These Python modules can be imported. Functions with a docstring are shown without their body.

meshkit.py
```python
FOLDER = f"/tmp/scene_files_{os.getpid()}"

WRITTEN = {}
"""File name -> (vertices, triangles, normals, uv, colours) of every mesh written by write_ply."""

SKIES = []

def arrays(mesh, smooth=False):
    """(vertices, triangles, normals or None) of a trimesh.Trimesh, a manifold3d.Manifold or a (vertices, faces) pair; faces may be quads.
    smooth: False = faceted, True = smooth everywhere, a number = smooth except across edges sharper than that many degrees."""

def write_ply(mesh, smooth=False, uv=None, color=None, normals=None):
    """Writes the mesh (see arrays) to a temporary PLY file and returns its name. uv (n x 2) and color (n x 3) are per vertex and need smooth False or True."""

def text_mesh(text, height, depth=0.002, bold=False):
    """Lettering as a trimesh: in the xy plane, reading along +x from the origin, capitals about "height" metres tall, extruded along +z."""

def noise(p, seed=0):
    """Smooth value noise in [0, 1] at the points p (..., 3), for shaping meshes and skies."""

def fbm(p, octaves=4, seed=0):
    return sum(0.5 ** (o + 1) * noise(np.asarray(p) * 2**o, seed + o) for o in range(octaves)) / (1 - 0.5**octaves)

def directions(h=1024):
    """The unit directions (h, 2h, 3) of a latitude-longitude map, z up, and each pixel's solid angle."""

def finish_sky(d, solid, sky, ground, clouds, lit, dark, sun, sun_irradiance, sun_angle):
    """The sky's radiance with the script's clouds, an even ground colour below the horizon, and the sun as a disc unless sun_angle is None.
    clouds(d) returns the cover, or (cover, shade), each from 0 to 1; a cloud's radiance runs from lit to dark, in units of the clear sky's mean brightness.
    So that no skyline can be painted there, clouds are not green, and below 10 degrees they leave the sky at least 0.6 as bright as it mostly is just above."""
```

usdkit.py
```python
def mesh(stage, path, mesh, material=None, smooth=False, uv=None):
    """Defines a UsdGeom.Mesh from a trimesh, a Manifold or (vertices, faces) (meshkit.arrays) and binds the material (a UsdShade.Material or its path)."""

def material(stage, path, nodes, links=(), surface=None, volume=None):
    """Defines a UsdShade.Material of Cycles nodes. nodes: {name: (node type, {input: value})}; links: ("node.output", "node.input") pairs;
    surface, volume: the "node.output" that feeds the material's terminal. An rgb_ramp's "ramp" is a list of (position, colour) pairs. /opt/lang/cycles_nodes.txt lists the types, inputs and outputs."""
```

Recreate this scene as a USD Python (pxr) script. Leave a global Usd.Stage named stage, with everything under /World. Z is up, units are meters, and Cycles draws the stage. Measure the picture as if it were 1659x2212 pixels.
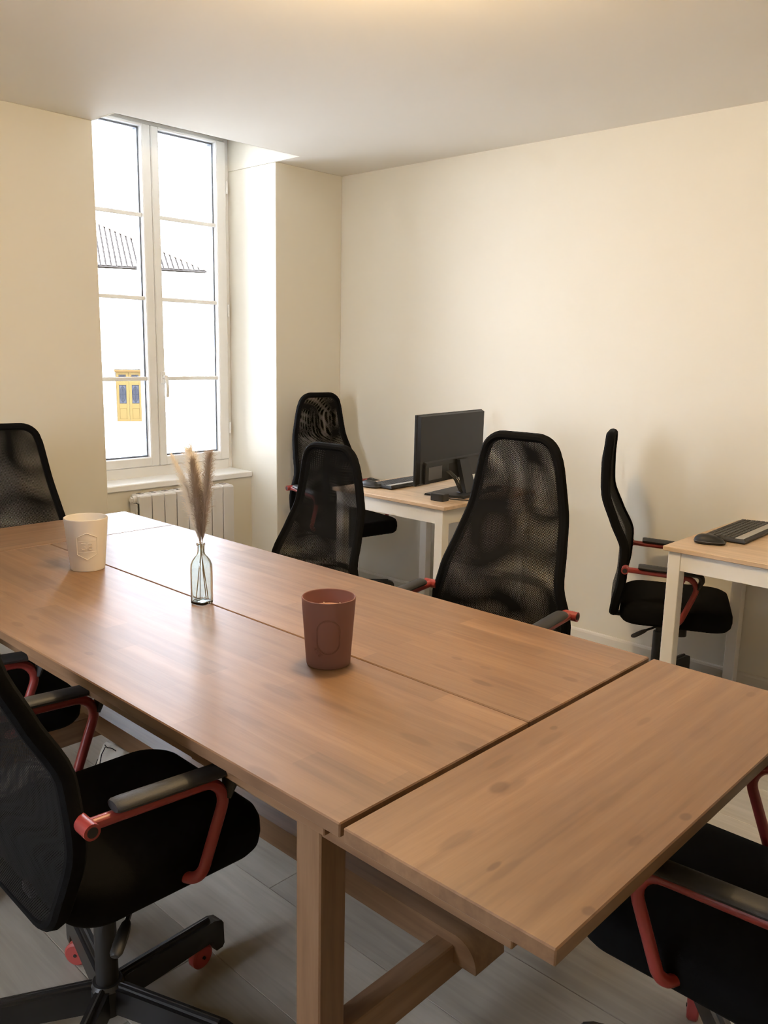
import math, numpy as np, trimesh, manifold3d as m3, usdkit, meshkit
from scipy.interpolate import PchipInterpolator
from shapely.geometry import Polygon, Point, box as sbox
from pxr import Usd, UsdGeom, UsdLux, UsdShade, Gf, Vt, Sdf

stage = Usd.Stage.CreateInMemory()
UsdGeom.SetStageUpAxis(stage, 'Z'); UsdGeom.SetStageMetersPerUnit(stage, 1.0)
UsdGeom.Xform.Define(stage, '/World'); UsdGeom.Scope.Define(stage, '/World/Looks')
PI = math.pi
rng = np.random.default_rng(7)

# ------------------------------------------------------------------ camera, sky, lamp, exposure
EYE = (0.0, 0.0, 1.44)
F_PX, ROLL, PITCH, YAW = 1812.82, 0.02087, 0.19107, 0.8175
SKY = 6.6
SKY_COL = (0.93, 1.0, 1.17)
LAMP = 20.5
LAMP_COL = (1.0, 0.71, 0.36)
LAMP_AT = (1.48, 1.43, 2.31)
EXPOSURE = 0.08
cam = UsdGeom.Camera.Define(stage, '/World/camera')
cam.CreateHorizontalApertureAttr(24.0); cam.CreateFocalLengthAttr(24.0*F_PX/1659.0)
cam.CreateClippingRangeAttr(Gf.Vec2f(0.05, 500)); cam.CreateExposureAttr(EXPOSURE)
cam.CreateFStopAttr(0.0)
cy_, sy_ = math.cos(YAW), math.sin(YAW)
fwd = np.array([sy_*math.cos(PITCH), cy_*math.cos(PITCH), -math.sin(PITCH)])
r0 = np.array([cy_, -sy_, 0.0]); u0 = np.cross(r0, fwd)
cr_ = math.cos(ROLL)*r0+math.sin(ROLL)*u0; cu_ = -math.sin(ROLL)*r0+math.cos(ROLL)*u0
M = np.eye(4); M[0, :3] = cr_; M[1, :3] = cu_; M[2, :3] = -fwd; M[3, :3] = EYE
cam.AddTransformOp().Set(Gf.Matrix4d(M.tolist()))
dome = UsdLux.DomeLight.Define(stage, '/World/sky'); dome.CreateIntensityAttr(SKY); dome.CreateColorAttr(Gf.Vec3f(*SKY_COL))

# ------------------------------------------------------------------ helpers
used = {}
def path_of(name, parent):
    base = str(parent.GetPath()) if parent is not None else '/World'
    k = used.get((base, name), 0); used[(base, name)] = k+1
    return f'{base}/{name}' if k == 0 else f'{base}/{name}_{k:03d}'
def data(p, label=None, cat=None, group=None, kind=None):
    for k, v in (('label', label), ('category', cat), ('group', group), ('kind', kind)):
        if v: p.SetCustomDataByKey(k, v)
    return p
def thing(name, label=None, cat=None, loc=(0, 0, 0), rotz=0, group=None, kind=None, parent=None):
    x = UsdGeom.Xform.Define(stage, path_of(name, parent))
    if tuple(loc) != (0, 0, 0): x.AddTranslateOp().Set(Gf.Vec3d(*map(float, loc)))
    if rotz: x.AddRotateZOp().Set(math.degrees(rotz))
    return data(x.GetPrim(), label, cat, group, kind)
def obj(name, mesh, mat, parent=None, smooth=30, label=None, cat=None, group=None, kind=None):
    if isinstance(mesh, list): mesh = trimesh.util.concatenate(mesh)
    return data(usdkit.mesh(stage, path_of(name, parent), mesh, mat, smooth=smooth).GetPrim(), label, cat, group, kind)
def box(x0, x1, y0, y1, z0, z1, b=0.0):
    if b <= 0:
        m = trimesh.creation.box([x1-x0, y1-y0, z1-z0]); m.apply_translation([(x0+x1)/2, (y0+y1)/2, (z0+z1)/2]); return m
    c = np.array([(x0+x1)/2, (y0+y1)/2, (z0+z1)/2]); h = np.array([x1-x0, y1-y0, z1-z0])/2
    pts = []
    for s in np.ndindex(2, 2, 2):
        sg = np.array(s)*2-1
        for k in range(3):
            d = h-b; d[k] = h[k]; pts.append(c+sg*d)
    return trimesh.convex.convex_hull(np.array(pts))
def hull(pts): return trimesh.convex.convex_hull(np.asarray(pts, float))
def tube(path, r, n=10, closed=False, ry=None, up=None, caps=True, taper=None):
    """Sweep of an ellipse: r along the side axis, ry along the up axis."""
    P = np.asarray(path, float); k = len(P); ry = r if ry is None else ry
    T = np.roll(P, -1, 0)-np.roll(P, 1, 0) if closed else np.gradient(P, axis=0)
    T /= np.linalg.norm(T, axis=1, keepdims=True)
    U = np.zeros_like(P)
    if up is not None:
        up = np.broadcast_to(np.asarray(up, float), P.shape)
        U = up-(up*T).sum(1, keepdims=True)*T
    else:
        a = np.array([0, 0, 1.0]) if abs(T[0, 2]) < .9 else np.array([1.0, 0, 0])
        U[0] = a-(a@T[0])*T[0]
        for i in range(1, k): U[i] = U[i-1]-(U[i-1]@T[i])*T[i]
    U /= np.linalg.norm(U, axis=1, keepdims=True); S = np.cross(T, U)
    th = np.linspace(0, 2*PI, n, endpoint=False)
    tp = np.ones(k) if taper is None else np.asarray(taper)
    V = (P[:, None]+tp[:, None, None]*(r*np.cos(th)[None, :, None]*S[:, None]+ry*np.sin(th)[None, :, None]*U[:, None])).reshape(-1, 3)
    F = []
    for i in range(k if closed else k-1):
        a, b = i*n, ((i+1) % k)*n
        for j in range(n):
            q = (j+1) % n; F += [[a+j, a+q, b+q], [a+j, b+q, b+j]]
    if not closed and caps:
        V = np.vstack([V, P[0], P[-1]]); c0, c1 = len(V)-2, len(V)-1; e = (k-1)*n
        for j in range(n):
            q = (j+1) % n; F += [[c0, q, j], [c1, e+j, e+q]]
    m = trimesh.Trimesh(V, F, process=False)
    return m
def fillet(pts, rads, n=8):
    P = np.asarray(pts, float); out = [P[0]]
    for i in range(1, len(P)-1):
        a, b = P[i-1]-P[i], P[i+1]-P[i]; la, lb = np.linalg.norm(a), np.linalg.norm(b); a /= la; b /= lb
        ang = math.acos(np.clip(a@b, -1, 1)); t = min(rads[i-1]/math.tan(ang/2), la*.49, lb*.49); r = t*math.tan(ang/2)
        c = P[i]+(a+b)/np.linalg.norm(a+b)*(r/math.sin(ang/2)); s, e = P[i]+a*t-c, P[i]+b*t-c
        om = math.acos(np.clip(s@e/(np.linalg.norm(s)*np.linalg.norm(e)), -1, 1))
        for q in np.linspace(0, 1, n): out.append(c+(math.sin((1-q)*om)*s+math.sin(q*om)*e)/math.sin(om))
    out.append(P[-1]); return np.array(out)
def lathe(prof, n=64, closed=True):
    p = np.array(prof, float); th = np.linspace(0, 2*PI, n, endpoint=False); k = len(p)
    V = np.stack([p[:, None, 0]*np.cos(th), p[:, None, 0]*np.sin(th), np.repeat(p[:, 1:2], n, 1)], -1).reshape(-1, 3); F = []
    for i in range(k if closed else k-1):
        a, b = i*n, ((i+1) % k)*n
        for j in range(n):
            q = (j+1) % n; F += [[a+j, a+q, b+q], [a+j, b+q, b+j]]
    m = trimesh.Trimesh(V, F, process=True); m.update_faces(m.nondegenerate_faces()); m.fix_normals(); return m
def cyl(p0, p1, r, n=20): return trimesh.creation.cylinder(radius=r, segment=[p0, p1], sections=n)
def extrude(poly, h):
    return trimesh.creation.extrude_polygon(poly, h, engine='earcut')
def loft(rings, cap=True):
    k, n = len(rings), len(rings[0]); V = np.vstack(rings); F = []
    for i in range(k-1):
        a, b = i*n, (i+1)*n
        for j in range(n):
            q = (j+1) % n; F += [[a+j, a+q, b+q], [a+j, b+q, b+j]]
    if cap:
        V = np.vstack([V, rings[0].mean(0), rings[-1].mean(0)]); c0, c1 = len(V)-2, len(V)-1; e = (k-1)*n
        for j in range(n):
            q = (j+1) % n; F += [[c0, q, j], [c1, e+j, e+q]]
    return trimesh.Trimesh(V, F, process=False)

# ------------------------------------------------------------------ materials
def mat(name, nodes, links, surface='p.BSDF'):
    return usdkit.material(stage, '/World/Looks/'+name, nodes, links, surface=surface)
def plain(name, col, rough=.5, metal=0.0, spec=.5, bump=None, **kw):
    n = {'p': ('principled_bsdf', {'base_color': col, 'roughness': rough, 'metallic': metal, 'specular_ior_level': spec, **kw})}; l = []
    if bump:
        sc, st, di = bump
        n['t'] = ('texture_coordinate', {}); n['n'] = ('noise_texture', {'scale': sc, 'detail': 3.0})
        n['b'] = ('bump', {'strength': st, 'distance': di}); l = [('t.object', 'n.vector'), ('n.fac', 'b.height'), ('b.normal', 'p.normal')]
    return mat(name, n, l)
wall_paint = plain('wall_paint', (.80, .755, .645), .6, spec=.25, bump=(220, .08, .002))
ceiling_paint = plain('ceiling_paint', (.93, .90, .83), .75, spec=.2)
trim_paint = plain('trim_paint', (.80, .76, .68), .4)
pvc_white = plain('pvc_white', (.95, .95, .935), .3)
gasket_grey = plain('gasket_grey', (.075, .085, .10), .5)
radiator_white = plain('radiator_white', (.80, .79, .77), .35)
dark_slot = plain('dark_slot', (.02, .02, .02), .8)
fabric_black = plain('fabric_black', (.0045, .0045, .0048), .95, spec=.10, bump=(900, .5, .001))
pad_black = plain('pad_black', (.030, .030, .031), .55, spec=.4, bump=(500, .25, .0008))
metal_black = plain('metal_black', (.012, .012, .013), .34, spec=.5)
plastic_black = plain('plastic_black', (.012, .012, .012), .5)
red_metal = plain('red_metal', (.27, .036, .030), .38, spec=.5)
red_plastic = plain('red_plastic', (.34, .050, .042), .5)
desk_white = plain('desk_white', (.84, .81, .75), .4)
monitor_black = plain('monitor_black', (.0055, .0055, .0053), .5, bump=(1500, .15, .0004))
print_grey = plain('print_grey', (.10, .10, .10), .5)
screen_black = plain('screen_black', (.008, .008, .01), .12)
key_black = plain('key_black', (.022, .022, .024), .5)
silver_plastic = plain('silver_plastic', (.42, .41, .39), .45)
ceramic_white = plain('ceramic_white', (.80, .755, .71), .5, spec=.35)
ceramic_pink = plain('ceramic_pink', (.25, .128, .110), .6, spec=.3)
wax_pink = plain('wax_pink', (.60, .33, .26), .5, subsurface_weight=.2)
wax_white = plain('wax_white', (.82, .74, .62), .5)
wick_cream = plain('wick_cream', (.85, .78, .66), .8)
canvas_cloth = plain('canvas_cloth', (.80, .75, .66), .9, bump=(300, .3, .001))
ink_black = plain('ink_black', (.02, .02, .02), .8)
chrome = plain('chrome', (.7, .7, .7), .2, metal=1.0)
render_wall = plain('render_wall', (.80, .78, .74), .9)
stone_grey = plain('stone_grey', (.62, .60, .56), .9)
asphalt = plain('asphalt', (.55, .54, .52), .9)
roof_deck = plain('roof_deck', (.05, .045, .042), .9, spec=.0)
roof_tile = plain('roof_tile', (.19, .155, .13), .9)
door_yellow = plain('door_yellow', (.085, .058, .022), .9, spec=.0)
door_shade = plain('door_brown', (.075, .045, .018), .9, spec=.0)
grille_iron = plain('grille_iron', (.022, .023, .027), .9, spec=.05)
grille_glass = plain('grille_glass', (.040, .040, .047), .9, spec=.0)
lamp_white = plain('lamp_white', (.8, .78, .74), .4)
stem_straw = plain('stem_straw', (.40, .27, .13), .6)

mesh_holes = None
def mesh_fabric(name, p, warp, seed, thr):
    """Black net: round holes on a staggered lattice, in the cloth's own coordinates, with a slight stretch."""
    a = 2*PI/p
    n = {'t': ('texture_coordinate', {}), 's': ('separate_xyz', {}),
         'mp': ('mapping', {'location': (seed, seed*.7, 0), 'scale': (1, .001, 1)}),
         'nz': ('noise_texture', {'scale': 2.6, 'detail': 1.0}), 'sc': ('separate_color', {}),
         'wx': ('math', {'math_type': 'multiply_add', 'value2': warp, 'value3': 0.0}), 'wz': ('math', {'math_type': 'multiply_add', 'value2': warp, 'value3': 0.0}),
         'ax': ('math', {'math_type': 'add'}), 'az': ('math', {'math_type': 'add'}),
         'mx': ('math', {'math_type': 'multiply', 'value2': a}), 'mz': ('math', {'math_type': 'multiply', 'value2': a}),
         'cx': ('math', {'math_type': 'cosine'}), 'cz': ('math', {'math_type': 'cosine'}),
         'pr': ('math', {'math_type': 'multiply'}), 'gt': ('math', {'math_type': 'greater_than', 'value2': thr}),
         'p': ('principled_bsdf', {'base_color': (.006, .006, .006), 'roughness': .75, 'specular_ior_level': .15}), 'tr': ('transparent_bsdf', {}), 'm': ('mix_closure', {})}
    l = [('t.object', 's.vector'), ('t.object', 'mp.vector'), ('mp.vector', 'nz.vector'), ('nz.color', 'sc.color'),
         ('sc.r', 'wx.value1'), ('s.x', 'wx.value3'), ('sc.g', 'wz.value1'), ('s.z', 'wz.value3'),
         ('wx.value', 'mx.value1'), ('wz.value', 'mz.value1'), ('mx.value', 'cx.value1'), ('mz.value', 'cz.value1'),
         ('cx.value', 'pr.value1'), ('cz.value', 'pr.value2'), ('pr.value', 'gt.value1'),
         ('gt.value', 'm.fac'), ('p.BSDF', 'm.closure1'), ('tr.BSDF', 'm.closure2')]
    del n['ax'], n['az']
    return mat(name, n, l, 'm.closure')
net_front = mesh_fabric('net_front', .0056, .004, 3.1, .27)
net_back = mesh_fabric('net_back', .00564, .018, 8.7, .27)

def wood(name, c1, c2, c3, along='y', strip=None, knots=(), rough=.32, grain=1.0, spec=.5, knot_col=(.10, .045, .02), coat=0.0):
    """Pine: long soft grain, glued strips of slightly different tone, knots at given places (x, y, length, width)."""
    ax = (1.0, .06, 1.0) if along == 'y' else (.06, 1.0, 1.0) if along == 'x' else (1.0, 1.0, .06)
    n = {'t': ('texture_coordinate', {}), 'm1': ('mapping', {'scale': ax}),
         'warp': ('noise_texture', {'scale': 6.0, 'detail': 2.0}), 'wv': ('vector_math', {'math_type': 'multiply_add', 'vector2': (.05, .05, .05)}),
         'n1': ('noise_texture', {'scale': 42.0, 'detail': 5.0, 'roughness': .6}), 'n2': ('noise_texture', {'scale': 9.0, 'detail': 3.0}),
         'r1': ('rgb_ramp', {'ramp': [(.30, c1), (.55, c2), (.78, c3)]}),
         'x2': ('mix', {'mix_type': 'multiply', 'fac': .55}), 'r2': ('rgb_ramp', {'ramp': [(.32, (.74, .70, .66)), (.62, (1.08, 1.06, 1.03))]}),
         'p': ('principled_bsdf', {'roughness': rough, 'specular_ior_level': spec, 'coat_weight': coat, 'coat_roughness': .50}),
         'b': ('bump', {'strength': .10, 'distance': .001})}
    l = [('t.object', 'm1.vector'), ('m1.vector', 'warp.vector'), ('warp.color', 'wv.vector1'), ('m1.vector', 'wv.vector3'), ('wv.vector', 'n1.vector'), ('wv.vector', 'n2.vector'),
         ('n1.fac', 'r1.fac'), ('n2.fac', 'r2.fac'), ('r1.color', 'x2.color1'), ('r2.color', 'x2.color2'), ('n1.fac', 'b.height'), ('b.normal', 'p.normal')]
    out = 'x2.color'
    if strip:
        w, ln, amt = strip
        n['sm'] = ('mapping', {'rotation': (0, 0, 0 if along == 'x' else PI/2)})
        n['br'] = ('brick_texture', {'color1': (1-amt, 1-amt*1.05, 1-amt*1.1), 'color2': (1+amt*.4, 1+amt*.4, 1+amt*.4), 'mortar': (1-amt*.6, 1-amt*.6, 1-amt*.6), 'scale': 1.0, 'mortar_size': .0004, 'brick_width': ln, 'row_height': w, 'offset': .37})
        n['x3'] = ('mix', {'mix_type': 'multiply', 'fac': 1.0})
        l += [('t.object', 'sm.vector'), ('sm.vector', 'br.vector'), (out, 'x3.color1'), ('br.color', 'x3.color2')]; out = 'x3.color'
    for i, (kx, ky, kl, kw, ks) in enumerate(knots):
        sx, sy = (1/kw, 1/kl) if along == 'y' else (1/kl, 1/kw)
        n[f'km{i}'] = ('vector_math', {'math_type': 'subtract', 'vector2': (kx, ky, 0)})
        n[f'ks{i}'] = ('vector_math', {'math_type': 'multiply', 'vector2': (sx, sy, 0)})
        n[f'kn{i}'] = ('vector_math', {'math_type': 'multiply_add', 'vector2': (1.3, 1.3, 0)})
        n[f'kd{i}'] = ('vector_math', {'math_type': 'length'})
        n[f'kr{i}'] = ('map_range', {'range_type': 'smoothstep', 'from_min': .85, 'from_max': 1.65, 'to_min': ks*.8, 'to_max': 0.0, 'clamp': True})
        n[f'kx{i}'] = ('mix', {'mix_type': 'mix', 'color2': knot_col})
        l += [('t.object', f'km{i}.vector1'), (f'km{i}.vector', f'ks{i}.vector1'), ('n2.color', f'kn{i}.vector1'), (f'ks{i}.vector', f'kn{i}.vector3'), (f'kn{i}.vector', f'kd{i}.vector1'),
              (f'kd{i}.value', f'kr{i}.value'), (f'kr{i}.result', f'kx{i}.fac'), (out, f'kx{i}.color1')]; out = f'kx{i}.color'
    l.append((out, 'p.base_color'))
    return mat(name, n, l)
T1, T2, T3 = (.190, .100, .050), (.248, .140, .073), (.298, .178, .098)
KN = [(1.073, .729, .018, .010, .75), (1.10, .712, .030, .008, .45), (1.292, .765, .030, .008, .40), (1.322, .783, .008, .005, .7), (.915, .684, .03, .009, .45), (1.20, .469, .010, .006, .8),
      (.893, .462, .008, .006, .8), (.885, .603, .012, .004, .75), (.90, .588, .03, .006, .35), (1.165, .577, .03, .010, .25), (1.086, .493, .014, .006, .5), (1.768, .578, .012, .007, .5), (1.486, .676, .02, .006, .4), (1.52, .58, .03, .012, .25), (1.15, .775, .03, .006, .4), (.93, .52, .05, .014, .22)]
table_leaf_wood = wood('table_leaf_wood', T1, T2, T3, 'x', (.115, 1.6, .10), [(a-.45, b-.40, c, d, e) for a, b, c, d, e in KN], rough=.42, spec=.6)
KM = [(1.399, 1.019, .022, .008, .75), (1.555, .895, .014, .008, .6), (1.473, 1.142, .012, .006, .6), (1.473, 1.061, .012, .006, .45), (1.407, 1.136, .03, .006, .4), (1.44, .99, .05, .012, .3), (1.60, 1.25, .04, .008, .35), (1.55, 1.55, .04, .010, .3)]
KM2 = [(1.062, 1.291, .05, .012, .55), (1.091, 1.18, .05, .010, .45), (1.095, .944, .03, .010, .55), (1.139, .849, .03, .010, .6), (.818, 1.044, .03, .010, .55), (1.15, 1.332, .03, .006, .4), (.904, 2.097, .02, .008, .5),
       (.866, 1.911, .04, .014, .5), (1.091, 2.449, .06, .012, .45), (.854, 2.066, .02, .008, .55), (.95, 2.35, .05, .008, .4), (.88, 1.75, .012, .006, .55), (1.20, 1.02, .05, .010, .3), (1.02, 1.45, .05, .01, .25), (1.2, 2.6, .06, .012, .4), (.93, 1.25, .05, .010, .3)]
top_wood_a = wood('top_wood_a', T1, T2, T3, 'y', (.062, .43, .20), KM, rough=.44, spec=.72)
top_wood_b = wood('top_wood_b', T1, T2, T3, 'y', (.062, .43, .20), KM2, rough=.44, spec=.72)
frame_wood_z = wood('frame_wood_z', T1, T2, T3, 'z', None, [], rough=.45)
frame_wood_y = wood('frame_wood_y', T1, T2, T3, 'y', None, [], rough=.45)
frame_wood_x = wood('frame_wood_x', T1, T2, T3, 'x', None, [], rough=.45)
desk_wood = wood('desk_wood', (.56, .40, .25), (.66, .48, .32), (.73, .56, .39), 'y', (.11, 1.4, .08), [(.10, .045, .012, .008, .5), (.20, .07, .014, .008, .5), (.33, .30, .02, .006, .5), (.12, .33, .014, .006, .45), (.45, .55, .02, .008, .4)], rough=.42, knot_col=(.25, .12, .05))
def floor_mat(name, k):
    f = (.92, 1.0, 1.07, .97)[k]
    c = lambda r, g, b: (r*f, g*f, b*f)
    n = {'t': ('geometry', {}), 'm': ('mapping', {'scale': (1, .07, 1), 'location': (k*3.3, k*7.7, 0)}), 'n1': ('noise_texture', {'scale': 34.0, 'detail': 5.0, 'roughness': .62, 'distortion': .4}), 'n2': ('noise_texture', {'scale': 3.0, 'detail': 2.0}),
         'r': ('rgb_ramp', {'ramp': [(.28, c(.35, .32, .265)), (.52, c(.42, .385, .325)), (.75, c(.475, .44, .38))]}),
         'r2': ('rgb_ramp', {'ramp': [(.3, (.82, .82, .82)), (.65, (1.06, 1.06, 1.06))]}), 'x': ('mix', {'mix_type': 'multiply', 'fac': .8}),
         'p': ('principled_bsdf', {'roughness': .42, 'specular_ior_level': .45}), 'b': ('bump', {'strength': .1, 'distance': .0008})}
    l = [('t.position', 'm.vector'), ('m.vector', 'n1.vector'), ('m.vector', 'n2.vector'), ('n1.fac', 'r.fac'), ('n2.fac', 'r2.fac'), ('r.color', 'x.color1'), ('r2.color', 'x.color2'), ('x.color', 'p.base_color'), ('n1.fac', 'b.height'), ('b.normal', 'p.normal')]
    return mat(name, n, l)
plank_mats = [floor_mat(f'floor_oak_{"abcd"[k]}', k) for k in range(4)]
pane_glass = mat('pane_glass', {'tr': ('transparent_bsdf', {'color': (.97, .98, .975)}), 'g': ('glossy_bsdf', {'color': (1, 1, 1), 'roughness': 0.0}), 'f': ('fresnel', {'IOR': 1.5}), 'm': ('mix_closure', {})},
                 [('f.fac', 'm.fac'), ('tr.BSDF', 'm.closure1'), ('g.BSDF', 'm.closure2')], 'm.closure')
bottle_glass = mat('bottle_glass', {'p': ('principled_bsdf', {'base_color': (.90, .99, .97), 'roughness': 0.0, 'transmission_weight': 1.0, 'ior': 1.5})}, [])
def plume_mat(name, col):
    return mat(name, {'p': ('principled_bsdf', {'base_color': col, 'roughness': .7, 'specular_ior_level': .2}), 'tl': ('translucent_bsdf', {'color': col}), 'm': ('mix_closure', {'fac': .4})},
               [('p.BSDF', 'm.closure1'), ('tl.BSDF', 'm.closure2')], 'm.closure')
plume_cream = plume_mat('plume_cream', (.93, .86, .74)); plume_brown = plume_mat('plume_brown', (.43, .34, .26)); plume_tan = plume_mat('plume_tan', (.50, .41, .32))

# ------------------------------------------------------------------ room shell
WX, WY, CH = 3.65, 3.82, 2.445          # right wall, window wall, ceiling
LX, RY = -1.35, -1.70                    # left wall, rear wall (behind the camera)
JA, JB, OUT = 2.06, 3.142, 4.33          # embrasure sides and the outer face of the wall
L0, L1 = 1.30, 2.40                      # the second window, in the left wall outside the picture
# floor of single planks, running towards the window wall
fl = thing('floor', 'grey oak laminate floor of long planks', kind='structure')
obj('subfloor', box(LX-.1, WX+.15, RY-.1, OUT, -.12, -.0126), dark_slot, fl, smooth=False)
PW, PL = .2525, 1.38
row = 0
xs = .785-PW*math.ceil((.785-LX)/PW)
prng = np.random.default_rng(3)
while xs < WX:
    off = 1.606-3*PL if abs(xs-1.29) < .01 else RY-prng.random()*PL
    y = off
    while y < OUT:
        a, b = max(y, RY), min(y+PL, OUT-.25); x0, x1 = max(xs, LX), min(xs+PW, WX)
        if b-a > .03 and x1-x0 > .01:
            obj('plank', box(x0+.0004, x1-.0004, a+.0004, b-.0004, -.0125, 0, .0012), plank_mats[int(prng.integers(4))], fl, smooth=False)
        y += PL
    xs += PW; row += 1
ex = lambda pts, x0, x1: trimesh.Trimesh(*(lambda m: (m.vertices[:, [2, 0, 1]]+[x0, 0, 0], m.faces))(extrude(Polygon(pts), x1-x0)), process=False)   # profile in (y, z), extruded along x
cut = [m3.Manifold.extrude(m3.CrossSection([[(3.616, CH-.01), (3.616, CH), (4.25, 2.62), (OUT+.1, 2.628), (OUT+.1, CH-.01)][::-1]]), b-a).transform(np.array([[0, 0, 1, a], [1, 0, 0, 0], [0, 1, 0, 0]], float)) for a, b in ((JA, JB),)]
ceil = m3.Manifold.cube((WX-LX+.70, OUT-RY+.15, .42)).translate((LX-.55, RY-.15, CH))
for c_ in cut: ceil = ceil-c_
obj('ceiling', ceil, ceiling_paint, smooth=20, kind='structure', label='smooth off-white ceiling with a sloped recess over the window')
obj('wall_right', box(WX, WX+.15, RY-.15, OUT, -.1, CH), wall_paint, smooth=False, kind='structure', label='plain cream wall on the right behind both desks')
wl = thing('wall_left', 'cream left wall with a deep window embrasure', kind='structure')
for a, b in ((RY-.15, L0), (L1, OUT)): obj('wall_section', box(LX-.51, LX, a, b, -.1, CH), wall_paint, wl, smooth=False)
obj('parapet', box(LX-.51, LX-.245, L0, L1, -.1, .664), wall_paint, wl, smooth=False)
obj('wall_rear', box(LX, WX, RY-.15, RY, -.1, CH), wall_paint, smooth=False, kind='structure')
wb = thing('wall_back', 'cream window wall with deep window embrasures', kind='structure')
for a, b in ((LX, JA), (JB, WX)): obj('wall_section', box(a, b, WY, OUT, -.1, CH, .003), wall_paint, wb, smooth=False)
CHK = [(3.617, CH-.001), (4.25, 2.619), (OUT, 2.626), (OUT, CH-.001)]
for a, b in ((JA, JB),):
    for xx in (a-.001, b-.003): obj('reveal', ex(CHK, xx, xx+.004), wall_paint, wb, smooth=False)
for a, b in ((JA, JB),): obj('parapet', box(a, b, 4.065, OUT, -.1, .664), wall_paint, wb, smooth=False)
def skirting(name, seg, label=None):
    (x0, y0), (x1, y1) = seg
    v = np.array([x1-x0, y1-y0]); L = np.hypot(*v); t = v/L; nrm = np.array([-t[1], t[0]])
    pr = [(0, 0), (.013, 0), (.013, .066), (.010, .074), (.004, .078), (0, .078)]
    m = extrude(Polygon(pr), L); P = m.vertices
    V = np.column_stack([x0+nrm[0]*P[:, 0]+t[0]*P[:, 2], y0+nrm[1]*P[:, 0]+t[1]*P[:, 2], P[:, 1]])
    m2 = trimesh.Trimesh(V, m.faces); m2.fix_normals()
    obj(name, m2, trim_paint, smooth=False, kind='structure', label=label)
skirting('baseboard_right', ((WX, RY), (WX, WY)), 'low white baseboard along the right wall')
skirting('baseboard_back', ((WX-.013, WY), (JB, WY)), 'short white baseboard between the window and the corner')
skirting('baseboard_back', ((JA, WY), (LX, WY)))
skirting('baseboard_left', ((LX, WY), (LX, RY)))

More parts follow.
